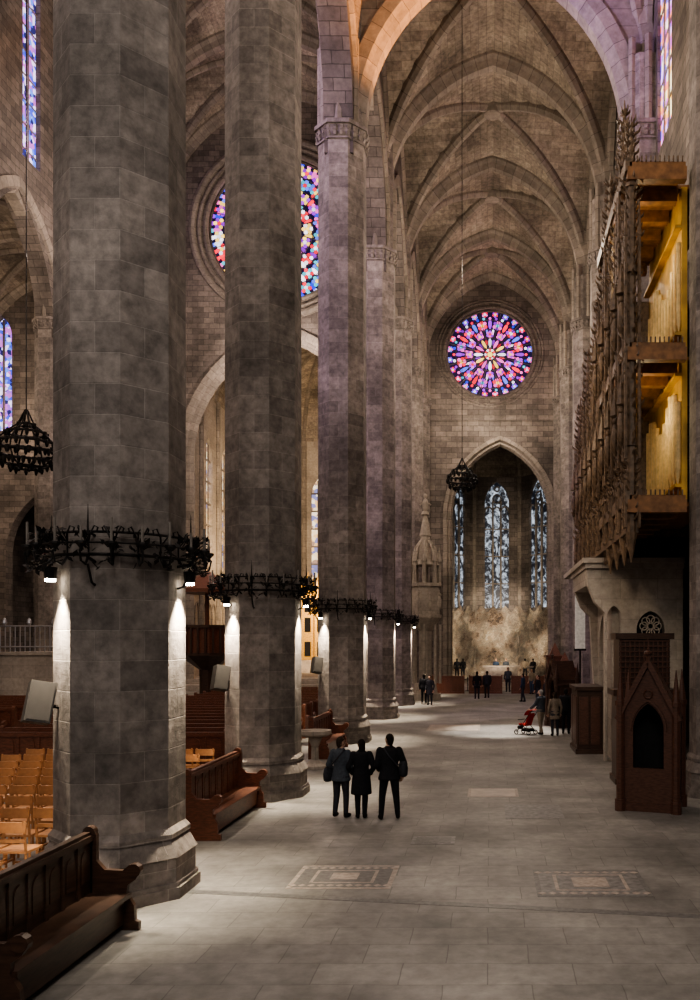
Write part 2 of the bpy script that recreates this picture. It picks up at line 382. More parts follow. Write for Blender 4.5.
# columns
def column(x,y,half=False,top=32):
    c=MB();R0=.865
    c.prism((x,y),1.07,1.07,0,.16,m=0);c.prism((x,y),1.04,1.04,.16,.22);c.prism((x,y),1.0,1.0,.22,.56)
    c.prism((x,y),1.03,1.0,.56,.62);c.prism((x,y),1.0,.90,.62,.80);c.prism((x,y),.93,.93,.80,.87);c.prism((x,y),.93,R0,.87,.95)
    c.prism((x,y),R0,R0,.95,SP-.6,us=.655)
    # carved capital
    c.prism((x,y),.92,.92,SP-.62,SP-.55,m=0);c.prism((x,y),.87,.93,SP-.55,SP-.12,m=0);c.prism((x,y),1.0,1.0,SP-.12,SP+.02,m=0)
    for i in range(24):
        a=2*pi*i/24+.13
        for zz in(.44,.24):
            rr=.87
            c.box((x+rr*cos(a),y+rr*sin(a),SP-zz),(.1,.11,.14),rz=a,m=0,ry=.5)
    c.prism((x,y),.82,.82,SP+.02,top,us=.655)
    for i in range(8): # engaged shafts above capital
        a=i*pi/4;c.prism((x+.76*cos(a),y+.76*sin(a)),.14,.14,SP+.02,SP+3.0,6,m=1)
    return c.build('stone_column',[M_col,M_rib])
for y in CY:
    column(XL,y,top=34); column(NL,y,top=34)
for y in CY+[3.0]:
    column(XR,y,top=24)
for x in(XL,NL,XR): column(x,YE+.1,top=33 if x!=XR else 24)

# end wall
w=MB()
w.wall((0,YE,0),XA,YA,.9,[(XL-.4,-.3),(7,-.3),(7,33),(XL-.4,33)],[archhole(.75,3.95,-.1,12.9,5.6),circ(0,24.96,3.3)])
w.wall((0,YE,0),XA,YA,.9,[(NL-.4,-.3),(XL-.4,-.3),(XL-.4,46),(NL-.4,46)],[archhole(-15.3,7.4,-.1,17.0,9.6),circ(-15.57,34.2,5.4,64)])
w.wall((0,YE,0),XA,YA,.9,[(OL-1,-.3),(NL-.4,-.3),(NL-.4,33),(OL-1,33)],[archhole(-32.5,3.4,-.1,10,5),archhole(-36.2,.75,19.2,26.2,1.5,8)])
w.build('wall_back',[M_wall])
t=MB()
for o,mm in((0,0),(.45,.25)):
    t.sweep([Vector((u,YE-.05+mm,z)) for u,z in [(.75-3.95+o*.6,0)]+arch(.75,3.95-o*.6,12.9,5.6-o*.6,18)+[(.75+3.95-o*.6,0)]],YA,[(-.16,.28),(-.16,0),(.1,-.14),(.2,0),(.2,.28)])
    t.sweep([Vector((u,YE-.05+mm,z)) for u,z in [(-15.3-7.4+o,0)]+arch(-15.3,7.4-o,17.0,9.6-o,18)+[(-15.3+7.4-o,0)]],YA,[(-.2,.4),(-.2,0),(.1,-.2),(.2,0),(.2,.4)])
def ringm(t,cx,cz,r,y,rr,m=0,n=56,k=8): t.tube([(cx+r*cos(2*pi*i/n),y,cz+r*sin(2*pi*i/n)) for i in range(n)],rr,k,m,closed=True)
for r,rr,y in((3.4,.14,YE),(3.75,.08,YE-.0),(3.95,.12,YE+.05)): ringm(t,0,24.96,r,y,rr,1)
for r,rr,y in((5.5,.2,YE),(6.0,.15,YE-.03),(6.5,.28,YE)): ringm(t,-15.57,34.2,r,y,rr)
t.b2((-5,YE-.12,19.9),(5.2,YE+.02,20.1),1)
t.build('trim_2',[M_rib,M_wall])

# rose windows
PAL=[(.02,.04,.7),(.25,.03,.55),(.8,.03,.05),(.9,.6,.12),(.8,.78,.9),(.06,.40,.5),(.75,.12,.45),(.1,.16,.8)]
def rose(name,cx,cz,r,y,big):
    g=MB();rng=random.Random(3 if big else 5)
    g.face([(cx+u,y+.06,cz+z) for u,z in circ(0,0,r*1.02)],col=(.006,.004,.02,1),m=0)
    def disc(px,pz,rr,col,n=8,yy=0.0):
        f=rng.uniform(.6,1.1)
        g.face([(cx+px+rr*cos(2*pi*i/n),y+yy,cz+pz+rr*sin(2*pi*i/n)) for i in range(n)],col=(col[0]*f,col[1]*f,col[2]*f,1))
    def petal(a,r0,r1,wd,col,yy=0.0):
        f=rng.uniform(.6,1.1);col=[q*f for q in col]
        pts=[(r0,0),(r0+(r1-r0)*.3,wd*.8),(r0+(r1-r0)*.7,wd),(r1-(r1-r0)*.1,wd*.6),(r1,0),(r1-(r1-r0)*.1,-wd*.6),(r0+(r1-r0)*.7,-wd),(r0+(r1-r0)*.3,-wd*.8)]
        g.face([(cx+p*cos(a)-q*sin(a),y+yy,cz+p*sin(a)+q*cos(a)) for p,q in pts],col=(*col,1))
    B,P,Rr,Ye,Wh,Cy,Pk,B2=PAL
    def flower(R0,n,rr,rot,petc,cen,lob=6):
        for i in range(n):
            a=2*pi*i/n+rot;px,pz=R0*cos(a),R0*sin(a)
            c1=petc[i%len(petc)]
            for k in range(lob):
                b=2*pi*k/lob+a;disc(px+rr*.62*cos(b),pz+rr*.62*sin(b),rr*.33,c1 if k%2 else petc[(i+1)%len(petc)],7,-.01)
            disc(px,pz,rr*.33,cen[i%len(cen)],7,-.02)
    if not big:
        disc(0,0,r*.06,Ye,12,-.02)
        for i in range(12): disc(r*.105*cos(i*pi/6),r*.105*sin(i*pi/6),r*.028,[Wh,Rr][i%2],7,-.02)
        for i in range(12): petal(2*pi*i/12,r*.15,r*.37,r*.035,[Wh,Ye,Pk][i%3])
        for i in range(12): petal(2*pi*(i+.5)/12,r*.2,r*.36,r*.022,[P,Rr][i%2])
        flower(r*.46,12,r*.095,0,[P,Pk],[Ye,Rr])
        for i in range(24): petal(2*pi*(i+.5)/24,r*.42,r*.60,r*.022,[Rr,Wh,B2,Pk][i%4])
        flower(r*.675,12,r*.125,pi/12,[Pk,Rr,P],[Ye,Wh,Cy])
        for i in range(12): petal(2*pi*i/12,r*.56,r*.80,r*.04,[P,B2,Rr][i%3])
        for i in range(36): disc(r*.825*cos(2*pi*i/36),r*.825*sin(2*pi*i/36),r*.032,[Rr,Wh,P,Pk,Cy,B][i%6])
        flower(r*.92,24,r*.075,pi/24,[B2,P,Rr,Pk],[Wh,Ye])
    else:
        flower(0.001,1,r*.14,0,[Pk],[Ye])
        for rr_,n in((.2,6),(.37,12),(.54,18),(.71,24),(.87,30)):
            flower(r*rr_,n,r*.088,rr_*3,[B2,Pk,P,Ye,Wh,Rr,Cy],[Wh,Ye,Rr],6)
            for i in range(n): petal(2*pi*(i+.5)/n+rr_*3,r*(rr_-.04),r*(rr_+.09),r*.028,rng.choice(PAL))
        for i in range(60): disc(r*.965*cos(2*pi*i/60),r*.965*sin(2*pi*i/60),r*.03,rng.choice(PAL))
    g.build(name,[M_glass],merge=False)
    t=MB()
    for q in((.13,.38,.57,.78,.99) if not big else (.12,.28,.45,.62,.79,.99)): ringm(t,cx,cz,r*q,y-.06,.03 if q<.9 else .1,n=48,k=6)
    n=12
    for i in range(n):
        a=2*pi*(i+.5)/n
        t.tube([(cx+r*q*cos(a),y-.06,cz+r*q*sin(a)) for q in(.14,.99)],.03,6)
    t.build('trim_3',[M_wall])
rose('window_3',0,24.96,3.26,YE+.35,False)
rose('window_4',-15.57,34.2,5.34,YE+.35,True)
g=MB();g.b2((-37.2,YE+.4,19),(-35.2,YE+.45,28));g.b2((-36.25,YE+.2,19),(-36.15,YE+.38,27.5),1)
g.build('window_5',[M_gblue,M_rib])

# side chapel behind aisle end wall (apse)
def wallseg(w,p,q,z0,z1,holes,m=0,th=.5):
    p=Vector((*p,0));q=Vector((*q,0));d=(q-p);L=d.length;d.normalize();nd=Vector((-d.y,d.x,0))
    w.wall(p,d,nd,th,[(0,z0),(L,z0),(L,z1),(0,z1)],holes,m);return d,nd,L
w=MB();gl=MB();mu=MB()
AP=[(-4.2,63.5),(-4.2,70.5),(-1.4,74.0),(2.6,74.0),(5.6,70.5),(5.6,63.5)]
for i,(p,q) in enumerate(zip(AP[:-1],AP[1:])):
    L=hypot(q[0]-p[0],q[1]-p[1]);hs=[]
    if i in(1,2,3): hs=[archhole(L/2+.0,1.05,6.5,15.7,1.9,8)]
    d,nd,L=wallseg(w,p,q,0,18.2,hs)
    P0=Vector((*p,0))
    if hs:
        gl.wall(P0+nd*.25,d,nd,.03,[(L/2-1.15,6.3),(L/2+1.15,6.3),(L/2+1.15,17.9),(L/2-1.15,17.9)],[],0)
        for k in(-.35,.35): gl.wall(P0+nd*.06+d*(L/2+k-.08),d,nd,.16,[(0,6.4),(.16,6.4),(.16,15.9),(0,15.9)],[],1)
        for k in range(3): gl.wall(P0+nd*.12+d*(L/2-1.05),d,nd,.08,[(0,8.6+k*2.4),(2.1,8.6+k*2.4),(2.1,8.7+k*2.4),(0,8.7+k*2.4)],[],1)
        c0=P0+d*(L/2)+nd*.08
        for k in(-.7,0,.7): gl.tube([c0+d*(k+u)+Z*z for u,z in arch(0,.35,14.9,.5,6)],.07,5,1)
        for r_,zz in((.36,16.1),(.2,16.95)): gl.tube([c0+d*(r_*cos(t_*pi/8))+Z*(zz+r_*sin(t_*pi/8)) for t_ in range(16)],.07,5,1,closed=True)
    # ceramic skin, lumpy grid
    nx,nz=22,24
    if i in(0,4): continue
    rgm=random.Random(i)
    H=[[rgm.uniform(0,.22)+.12*sin(a*.9+i)*cos(b_*.7) for b_ in range(nz+1)] for a in range(nx+1)]
    for a in range(nx):
        for b_ in range(nz):
            def Q(a,b_):
                top=6.4+.3*sin(a*1.1+i*2)
                u=L*a/nx;z=.5+(top-.5)*b_/nz
                bump=.16+H[a][b_]
                if a in(0,nx): bump=.1
                return P0+d*u-nd*max(bump,.03)+Z*z
            mu.face([Q(a,b_),Q(a+1,b_),Q(a+1,b_+1),Q(a,b_+1)],m=0)
CC=Vector((.7,69.5,0))
rb=MB()
for i,(p,q) in enumerate(zip(AP[:-1],AP[1:])):
    p=Vector((*p,0));q=Vector((*q,0));K=8
    def V_(s_,t_): 
        b_=p.lerp(q,s_);x=b_.lerp(CC,1-cos(t_*pi/2));x.z=18.0+4.5*sin(t_*pi/2);return x
    for a in range(6):
        for c in range(K): w.face([V_(a/6,c/K),V_((a+1)/6,c/K),V_((a+1)/6,(c+1)/K),V_(a/6,(c+1)/K)],m=1)
    rb.tube([V_(0,c/K)-Z*.1 for c in range(K+1)],.17,6);rb.tube([V_(1,c/K)-Z*.1 for c in range(K+1)],.17,6)
    rb.tube([Vector((p.x,p.y,.5)),Vector((p.x,p.y,18))],.2,8)
w.build('wall_chapel',[M_wall,M_web]);gl.build('window_6',[M_ggris,M_rib]);mu.build('ceramic_mural',[M_mural],smooth=True);rb.build('trim_4',[M_rib])
a=MB();a.b2((-.4,67.2,.5),(2.2,68.3,1.5));a.b2((-.6,67.1,1.5),(2.4,68.4,1.62));a.lathe((3.2,67.5,.5),[(.3,0),(.12,.1),(.1,.9),(.3,1.0),(.3,1.1)]);a.build('altar',[M_marble])

# presbytery behind nave
w=MB();gl=MB();rb=MB()
PP=[(-23.4,63.5),(-23.4,80),(-19,86),(-11.5,86),(-7,80),(-7,63.5)]
for i,(p,q) in enumerate(zip(PP[:-1],PP[1:])):
    L=hypot(q[0]-p[0],q[1]-p[1]);hs=[]
    if i in(1,3): cs=[L/2]
    elif i==2: cs=[L/2-2,L/2+2]
    else: cs=[2.4,6.6,10.8,15]
    for c in cs: hs.append(archhole(c,1.0,8.5,18.5,2,8))
    d,nd,L=wallseg(w,p,q,0,30,hs)
    P0=Vector((*p,0))
    for c in cs:
        gl.wall(P0+nd*.3,d,nd,.03,[(c-1.2,8),(c+1.2,8),(c+1.2,21),(c-1.2,21)],[],0)
        for k in(-.33,.33): gl.wall(P0+nd*.1+d*(c+k-.05),d,nd,.12,[(0,8.4),(.1,8.4),(.1,20),(0,20)],[],1)
        for k in range(6): gl.wall(P0+nd*.15+d*(c-1),d,nd,.08,[(0,9.6+k*1.8),(2,9.6+k*1.8),(2,9.75+k*1.8),(0,9.75+k*1.8)],[],1)
    for c in([0]+[x+2.1 for x in cs] if len(cs)==4 else [0,L]):
        rb.tube([P0+d*c-nd*.1,P0+d*c-nd*.1+Z*24],.22,8)
    rb.tube([P0-nd*.1+Z*7.6,P0+d*L-nd*.1+Z*7.6],.15,6)
    nb=int(L/1.0)
    for k in range(nb): # blind arcade
        u0=L*k/nb;u1=L*(k+1)/nb
        rb.tube([P0+d*u-nd*.08+Z*z for u,z in [(u0+.05,2.5)]+arch((u0+u1)/2,(u1-u0)/2-.05,5.8,.9,6)+[(u1-.05,2.5)]],.07,5)
CC=Vector((-15.2,76,0))
for i,(p,q) in enumerate(zip(PP[:-1],PP[1:])):
    p=Vector((*p,0));q=Vector((*q,0));K=8
    def V_(s_,t_):
        b_=p.lerp(q,s_);x=b_.lerp(CC,1-cos(t_*pi/2));x.z=24.0+6*sin(t_*pi/2);return x
    for a in range(6):
        for c in range(K): w.face([V_(a/6,c/K),V_((a+1)/6,c/K),V_((a+1)/6,(c+1)/K),V_(a/6,(c+1)/K)],m=1)
    rb.tube([V_(0,c/K)-Z*.1 for c in range(K+1)],.22,6)
    rb.tube([V_(.5,c/K)-Z*.1 for c in range(K+1)],.16,6)
w.build('wall_presbytery',[M_pale,M_web]);gl.build('window_7',[vglass('presbytery_glass',[(.9,.75,.5),(.35,.25,.2),(.8,.55,.3),(.2,.22,.5),(.95,.88,.75)],2.5,.9),M_rib]);rb.build('trim_5',[M_rib])
# gilded altarpiece with stepped pinnacles
a=MB()
for k in range(-5,6):
    h=9-abs(k)*.8;x=-15.5+k*1.15
    a.b2((x-.5,77,0.8),(x+.5,77.5,h),0)
    a.prism((x,77.25),.55,.02,h,h+1.8,4,rot=pi/4);a.prism((x+.575,77.1),.12,.12,.8,h+.6,6);a.prism((x+.575,77.1),.18,.01,h+.6,h+1.6,6)
    for z in(2.2,4.4,6.2):
        if z+1.6<h: a.box((x,76.95,z+.7),(.55,.1,1.3),m=1)
a.b2((-19,75.5,.8),(-12,76.6,1.9),2)
a.build('gilded_altarpiece',[M_gold,M_black,M_marble])
# chapel room behind left aisle end
w=MB();w.b2((-37.5,69,-.3),(-28,69.4,17));w.b2((-37.6,63.5,-.3),(-37.4,69,17));w.b2((-28,63.5,-.3),(-27.8,69,17));w.b2((-37.6,63.5,16.8),(-27.8,69.4,17));w.build('wall_left_chapel',[M_wall])

# ------------------------------------------------------------------ floor inlays
def slab(name,px0,px1,d0,d1,mo,mi,dm):
    dm_=(d0+d1)/2;x0=(px0-490)*dm_/F_PX;x1=(px1-490)*dm_/F_PX
    s=MB();s.b2((x0,d0,-.05),(x1,d1,.004),0);b=.07
    s.b2((x0+b,d0+b,-.05),(x1-b,d1-b,.006),1)
    if dm:
        n=11
        for i in range(n):
            xx=x0+(x1-x0)*(i+.5)/n
            for yy in(d0+.16,d1-.16): s.box((xx,yy,-.02),(.09,.09,.056),rz=pi/4,m=2)
        s.b2((x0+.28,d0+.28,-.05),(x1-.28,d1-.28,.008),2)
        s.b2((x0+.33,d0+.33,-.05),(x1-.33,d1-.33,.010),1)
        s.b2((x0+.55,d0+.45,-.05),(x1-.55,d1-.45,.012),2)
    s.build(name,[mo,mi,M_pslab])
slab('reflection_slab',295,395,12.05,13.3,M_pslab,M_gslab,True)
M_gs2=plain('worn_grave_slab',(.18,.17,.16),.4,var=.4,scale=10)
slab('reflection_slab',535,645,11.67,13.05,M_gslab,M_gs2,True)
slab('reflection_slab',468,518,19.2,20.3,M_pslab,M_marble,False)
slab('reflection_slab',505,562,16.8,18.3,M_gs2,M_gs2,False)
slab('reflection_slab',412,455,14.7,15.3,M_gs2,M_gslab,False)
slab('reflection_slab',428,480,33.5,36,M_pslab,M_marble,False)  # far pinkish slab, a floor reflection put into the inlay colour
s=MB();s.box((-.2,11.3,-.02),(11.2,.16,.048),rz=-.155);s.build('floor_band',[M_gslab])

# ------------------------------------------------------------------ iron crown around the columns
def crown_mesh():
    c=MB();rg=random.Random(2)
    for r,z,t in((1.12,0,.028),(1.12,.34,.022),(1.22,.17,.018)):
        c.tube([(r*cos(2*pi*i/40),r*sin(2*pi*i/40),z) for i in range(40)],t,6,0,closed=True)
    n=20
    for i in range(n):
        a=2*pi*i/n;ca,sa=cos(a),sin(a)
        def P(r,z,da=0): return (r*cos(a+da),r*sin(a+da),z)
        c.tube([P(1.12,0),P(1.12,.34)],.014,5)
        c.tube([P(1.12,-.02),P(1.22,-.16),P(1.36,-.12),P(1.40,.04),P(1.34,.12),P(1.29,.05)],[.022,.02,.018,.016,.014,.01],5)
        c.tube([P(1.12,.17,0),P(1.2,.3,.05),P(1.2,.42,.10),P(1.15,.40,.13),P(1.14,.33,.11)],.013,5)
        c.tube([P(1.12,.17,0),P(1.2,.3,-.05),P(1.2,.42,-.10),P(1.15,.40,-.13),P(1.14,.33,-.11)],.013,5)
        cp=P(1.36,.1);hh=.24 if i%2 else .36
        c.lathe((cp[0],cp[1],.02),[(.02,0),(.03,.06),(.085,.12),(.085,.15),(.03,.16)],8)
        c.lathe((cp[0],cp[1],.17),[(.020,0),(.020,hh)],6,m=1)
        for k in range(14):
            da=rg.uniform(-.16,.16);r=rg.uniform(1.1,1.38);z=rg.uniform(-.22,.40)
            p=Vector(P(r,z,da));s_=rg.uniform(.04,.085)
            u=Vector((rg.uniform(-1,1),rg.uniform(-1,1),rg.uniform(-1,1))).normalized();v=u.orthogonal().normalized()
            c.face([p-u*s_,p+v*s_*.5,p+u*s_,p-v*s_*.5])
            c.tube([p,Vector(P(1.14,z*.6,da*.5))],.008,4)
        if i%5==0:
            c.tube([P(.9,-.1),P(1.15,-.05)],.025,6);c.tube([P(.9,.3),P(1.15,.34)],.02,6)
            c.tube([P(1.14,.3),P(1.14,.75)],[.02,.004],5)
            c.tube([P(.92,-.45),P(1.02,-.42),P(1.15,-.15)],.02,6)
    return c.build('iron_crown',[M_iron,M_candle],link=False)
crm=crown_mesh();RZ=4.68;CS=.87
lampm=MB();lampm.prism((0,0),.08,.10,-.02,.16,8,m=0);lampm.prism((0,0),.075,.075,-.06,-.02,8,m=1);lampm.tube([(0,0,.14),(0,0,.32)],.012,5)
lampm=lampm.build('lamp_head',[M_iron,M_lamp],link=False)
def addlight(kind,name,loc,energy,col=(1,1,1),target=None,size=.1,angle=None,blend=.5,parent=None,sy=None):
    l=bpy.data.lights.new(name,kind);l.energy=energy;l.color=col
    if kind=='AREA':
        l.size=size
        if sy: l.shape='RECTANGLE';l.size_y=sy
    else: l.shadow_soft_size=size
    if kind=='SPOT': l.spot_size=angle or 1.2;l.spot_blend=blend
    o=bpy.data.objects.new(name,l);sc.collection.objects.link(o);o.location=loc
    if target is not None: o.rotation_euler=(Vector(target)-Vector(loc)).to_track_quat('-Z','Y').to_euler()
    if parent: o.parent=parent
    return o
for i,y in enumerate(CY):
    e=inst('iron_crown_chandelier',crm,(XL,y,RZ),sc_=CS)
    for a in(-2.3,.06):
        r=1.10
        lp=inst('lamp_head',lampm,(r*cos(a),r*sin(a),-.33),parent=e)
        lx,ly=XL+CS*r*cos(a),y+CS*r*sin(a)
        addlight('SPOT','column_lamp_light',(lx,ly,RZ-.39),1700,(1,.87,.68),(XL+.56*cos(a),y+.56*sin(a),0),.04,1.35,1.0)

# hanging lamps
def corona(name,x,y,z,s,top):
    c=MB()
    for r,zz in((.18,.55),(.42,.36),(.62,.12),(.66,-.08),(.55,-.3),(.32,-.42)):
        c.tube([(r*cos(2*pi*i/24),r*sin(2*pi*i/24),zz) for i in range(24)],.03,5,closed=True)
        n=max(6,int(r*30))
        for i in range(n):
            a=2*pi*i/n;c.lathe((r*cos(a),r*sin(a),zz-.13),[(.02,0),(.045,.06),(.05,.16),(.03,.17)],6)
    for i in range(8):
        a=2*pi*i/8;c.tube([(r*cos(a),r*sin(a),zz) for r,zz in((.02,.9),(.18,.55),(.42,.36),(.62,.12),(.66,-.08),(.55,-.3),(.32,-.42))],.018,5)
    c.tube([(0,0,.85),(0,0,(top-z)/s)],.014,5)
    me=c.build(name,[M_iron],link=False);return inst(name,me,(x,y,z),sc_=s)
corona('hanging_chandelier',-1.16,35,10.3,.95,30)
corona('hanging_chandelier',-16.5,30,10.4,1.55,43)

# loudspeakers
sm=MB();sm.box((0,0,0),(.36,.32,.62));sm.box((0,-.165,0),(.31,.02,.56),m=0);sm.tube([(.1,.1,0),(.3,.2,.0)],.03,6,2)
sm=sm.build('loudspeaker',[M_gray,M_black,M_iron],link=False)
for y in CY[:3]:
    o=inst('loudspeaker',sm,(XL-.76,y-.76,2.72),rz=.35,sc_=.88);o.rotation_euler=(-.18,.2,.6)

# ------------------------------------------------------------------ pews
def pewmesh(L,mats,ends=True,panels=8,arms=True):
    p=MB()
    p.b2((-L/2,-.3,.40),(L/2,.22,.46));p.b2((-L/2,-.27,.05),(L/2,-.2,.4));p.b2((-L/2,.1,.08),(L/2,.14,.40))
    p.b2((-L/2,-.32,.46),(L/2,-.27,1.12));p.b2((-L/2,-.36,1.10),(L/2,-.23,1.17));p.b2((-L/2,-.34,1.17),(L/2,-.26,1.21));p.b2((-L/2,-.35,.0),(L/2,-.25,.12))
    n=panels
    for i in range(n+1):
        x=-L/2+L*i/n;p.b2((x-.03,-.345,.12),(x+.03,-.25,1.1))
    for i in range(n):
        x=-L/2+L*(i+.5)/n;w=L/n*.30
        for y in(-.335,-.265):
            p.wall((x,y-.008,0),XA,YA,.016,archhole(0,w,.62,.88,w*1.2,5),[])
    prof=[(-.37,0),(-.37,1.14),(-.33,1.25),(-.25,1.26),(-.2,1.16),(-.2,.85),(-.1,.74),(.12,.73),(.2,.8),(.29,.8),(.33,.72),(.28,.62),(.18,.55),(.17,.44),(.26,.3),(.27,.12),(.32,.1),(.32,0)]
    for x in((-L/2-.04),(L/2-.03)): p.wall((x,0,0),YA,XA,.07,prof,[])
    for x in(-L/2-.005,L/2+.005): p.tube([(x-.05,.26,.73),(x+.05,.26,.73)],.085,10);p.tube([(x-.05,-.29,1.2),(x+.05,-.29,1.2)],.075,10)
    return p.build('pew_mesh',mats,link=False)
pw_d=pewmesh(2.5,[M_dwood],panels=7);pw_r=pewmesh(3.0,[M_rwood],panels=8);pw_n=pewmesh(6.4,[M_rwood],panels=12)
inst('wooden_pew',pw_d,(-4.62,9.1,0),rz=-pi/2)
inst('wooden_pew',pw_d,(-4.62,5.9,0),rz=-pi/2)
inst('wooden_pew',pw_r,(-5.1,16.5,0),rz=-pi/2)
inst('wooden_pew',pw_r,(-5.1,26.9,0),rz=-pi/2)
y=22.0
while y<44:
    inst('nave_pew',pw_n,(-10.0,y,0))
    if y<37: inst('nave_pew',pw_n,(-20.0,y,0))
    y+=1.15
ch=MB()
for x in(-.2,.2):
    ch.tube([(x,.2,0),(x,.2,.44)],.02,6);ch.tube([(x,-.2,0),(x,-.2,.45),(x,-.26,.92)],.02,6)
ch.box((0,0,.45),(.46,.44,.035));ch.box((0,-.25,.82),(.46,.03,.16));ch.box((0,-.225,.62),(.42,.025,.06));ch.box((0,.2,.2),(.4,.02,.03));ch.box((0,-.2,.2),(.4,.02,.03))
for x in(-.2,.2): ch.box((x,0,.25),(.02,.4,.03))
chm=ch.build('chair_mesh',[M_owood],link=False)
y=11.5
while y<21.3:
    for i in range(9): inst('wooden_chair',chm,(-7.0-.52*i,y,0))
    y+=1.05

# stone font / table on pedestal
f=MB();f.lathe((0,0,0),[(.34,0),(.34,.08),(.22,.14),(.11,.25),(.10,.6),(.17,.78),(.20,.84),(.2,.86)],12)
f.lathe((0,0,.86),[(.1,0),(.36,.04),(.46,.1),(.46,.2),(.38,.2),(.34,.14),(.0,.12)],16);me=f.build('holy_water_font',[M_pale],link=False,smooth=False)
inst('holy_water_font',me,(-4.9,23.6,0))

# ------------------------------------------------------------------ stone monument (pinnacled pulpit on the left far)
m_=MB();mx,my=-3.95,51.5
m_.prism((mx,my),1.0,1.0,0,.4,8);m_.prism((mx,my),.8,.7,.4,1.0,8)
m_.prism((mx,my),.42,.42,1.0,4.2,8);m_.prism((mx,my),.45,1.0,4.2,5.0,8);m_.prism((mx,my),1.05,1.05,5.0,5.2,8);m_.prism((mx,my),.95,.95,5.2,6.9,8);m_.prism((mx,my),1.05,1.05,6.9,7.1,8)
for i in range(8):
    a=2*pi*i/8
    m_.tube([(mx+.9*cos(a),my+.9*sin(a),1.0),(mx+.9*cos(a),my+.9*sin(a),4.6)],.09,8)
    m_.ell((mx+1.0*cos(a+.39)*.93,my+1.0*sin(a+.39)*.93,5.9),(.14,.14,.45),n=8,k=6);m_.ell((mx+.95*cos(a+.39),my+.95*sin(a+.39),6.42),(.09,.09,.11),n=8,k=6)
    m_.prism((mx+.85*cos(a),my+.85*sin(a)),.14,.12,7.1,8.4,6);m_.prism((mx+.85*cos(a),my+.85*sin(a)),.18,.01,8.4,9.3,6)
    m_.tube([(mx+.8*cos(a),my+.8*sin(a),8.5),(mx+.6*cos(a),my+.6*sin(a),9.3),(mx+.3*cos(a),my+.3*sin(a),9.7)],.07,6)
m_.prism((mx,my),.9,.8,8.2,8.5,8);m_.prism((mx,my),.45,.3,8.5,10.0,8);m_.prism((mx,my),.38,.06,10.0,11.6,8);m_.ell((mx,my,11.9),(.2,.15,.42),n=8,k=6);m_.ell((mx,my,12.45),(.12,.12,.15),n=8,k=6);m_.prism((mx,my),.28,.2,11.3,11.5,8)
for sx in(-.35,.35): m_.tube([(mx,my,12.1),(mx+sx*1.0,my,11.9)],.05,6)
m_.build('stone_pulpit_monument',[M_pale])

# nave pulpits
def pulpit(x,y,s,mats):
    p=MB();p.prism((x,y),.7*s,.7*s,0,.3,8);p.prism((x,y),.35*s,.35*s,.3,2.0,8);p.prism((x,y),.35*s,1.3*s,2.0,2.8,8);p.prism((x,y),1.35*s,1.35*s,2.8,2.95,8)
    p.prism((x,y),1.25*s,1.25*s,2.95,4.3,8,m=1);p.prism((x,y),1.38*s,1.38*s,4.3,4.45,8)
    for i in range(24):
        a=2*pi*i/24;p.prism((x+1.3*s*cos(a),y+1.3*s*sin(a)),.06,.06,2.95,4.3,6)
    p.prism((x,y),1.5*s,1.5*s,6.2,6.4,8,m=1);p.prism((x,y),1.4*s,.2,6.4,7.4,8,m=1);p.prism((x,y),.12,.12,4.4,6.2,8,m=1)
    p.build('pulpit',mats)
pulpit(-15.6,46.5,1.15,[M_dwood,M_rwood])
pp=MB();pp.b2((-23.8,40.8,0),(-18.6,43.5,2.9),0);pp.b2((-23.85,40.7,2.9),(-18.5,43.6,3.05),0)
for i in range(22): pp.tube([(-23.7+i*.24,40.8,3.05),(-23.7+i*.24,40.8,4.3)],.025,5,1)
for z in(3.3,4.3): pp.tube([(-23.8,40.8,z),(-18.6,40.8,z)],.04,6,1)
for i in range(5): pp.lathe((-23.5+i*1.2,40.8,4.3),[(.03,0),(.12,.15),(.1,.3),(.02,.4)],8,m=1)
pp.build('choir_tribune',[M_pale,M_metal])

# ------------------------------------------------------------------ organ
og=MB();rg=random.Random(11)
for z,hh in((14.3,.10),(10.1,.10),(6.55,.10)):
    og.b2((3.25,20.6,z+.3),(5.6,24.8,z+.3+hh),1)
    og.b2((3.25,19.6,z+.3),(4.55,20.6,z+.3+hh),1)
    n=6
    for i in range(n): 
        yy=19.72+i*(5.0/(n-1));og.b2((3.2,yy-.12,z),(4.58,yy+.12,z+.3),1)
    og.b2((3.15,19.6,z+.2),(3.3,24.8,z+.5),0)
    for i in range(12): og.b2((3.3+i*.105,19.56,z+.3+hh),(3.33+i*.105,19.6,z+.3+hh+.12),0)
# yellow back panel with rows of pipes
og.b2((4.66,20.5,7.0),(4.8,24.7,14.6),2)
for i in range(11):
    yy=20.65+i*.37
    og.prism((4.6,yy),.02,.085,7.4,7.75,8,m=3);og.prism((4.6,yy),.085,.085,7.75,9.4+.35*sin(i*.9),8,m=3)
    og.prism((4.62,yy),.02,.06,11.15,11.4,8,m=3);og.prism((4.62,yy),.06,.06,11.4,12.9+.4*cos(i*.8),8,m=3)
for z in(7.3,10.0,11.0,13.6): og.b2((4.5,20.5,z),(4.66,24.7,z+.08),2)
# main case
og.b2((3.7,24.7,6.1),(5.7,29.1,11.0),0);og.b2((3.7,24.7,11),(5.7,26,13.5),0)
og.b2((3.45,24.7,6.1),(5.7,29.1,6.6),0);og.b2((3.45,29.1,6.1),(4.4,31.2,10.5),0)
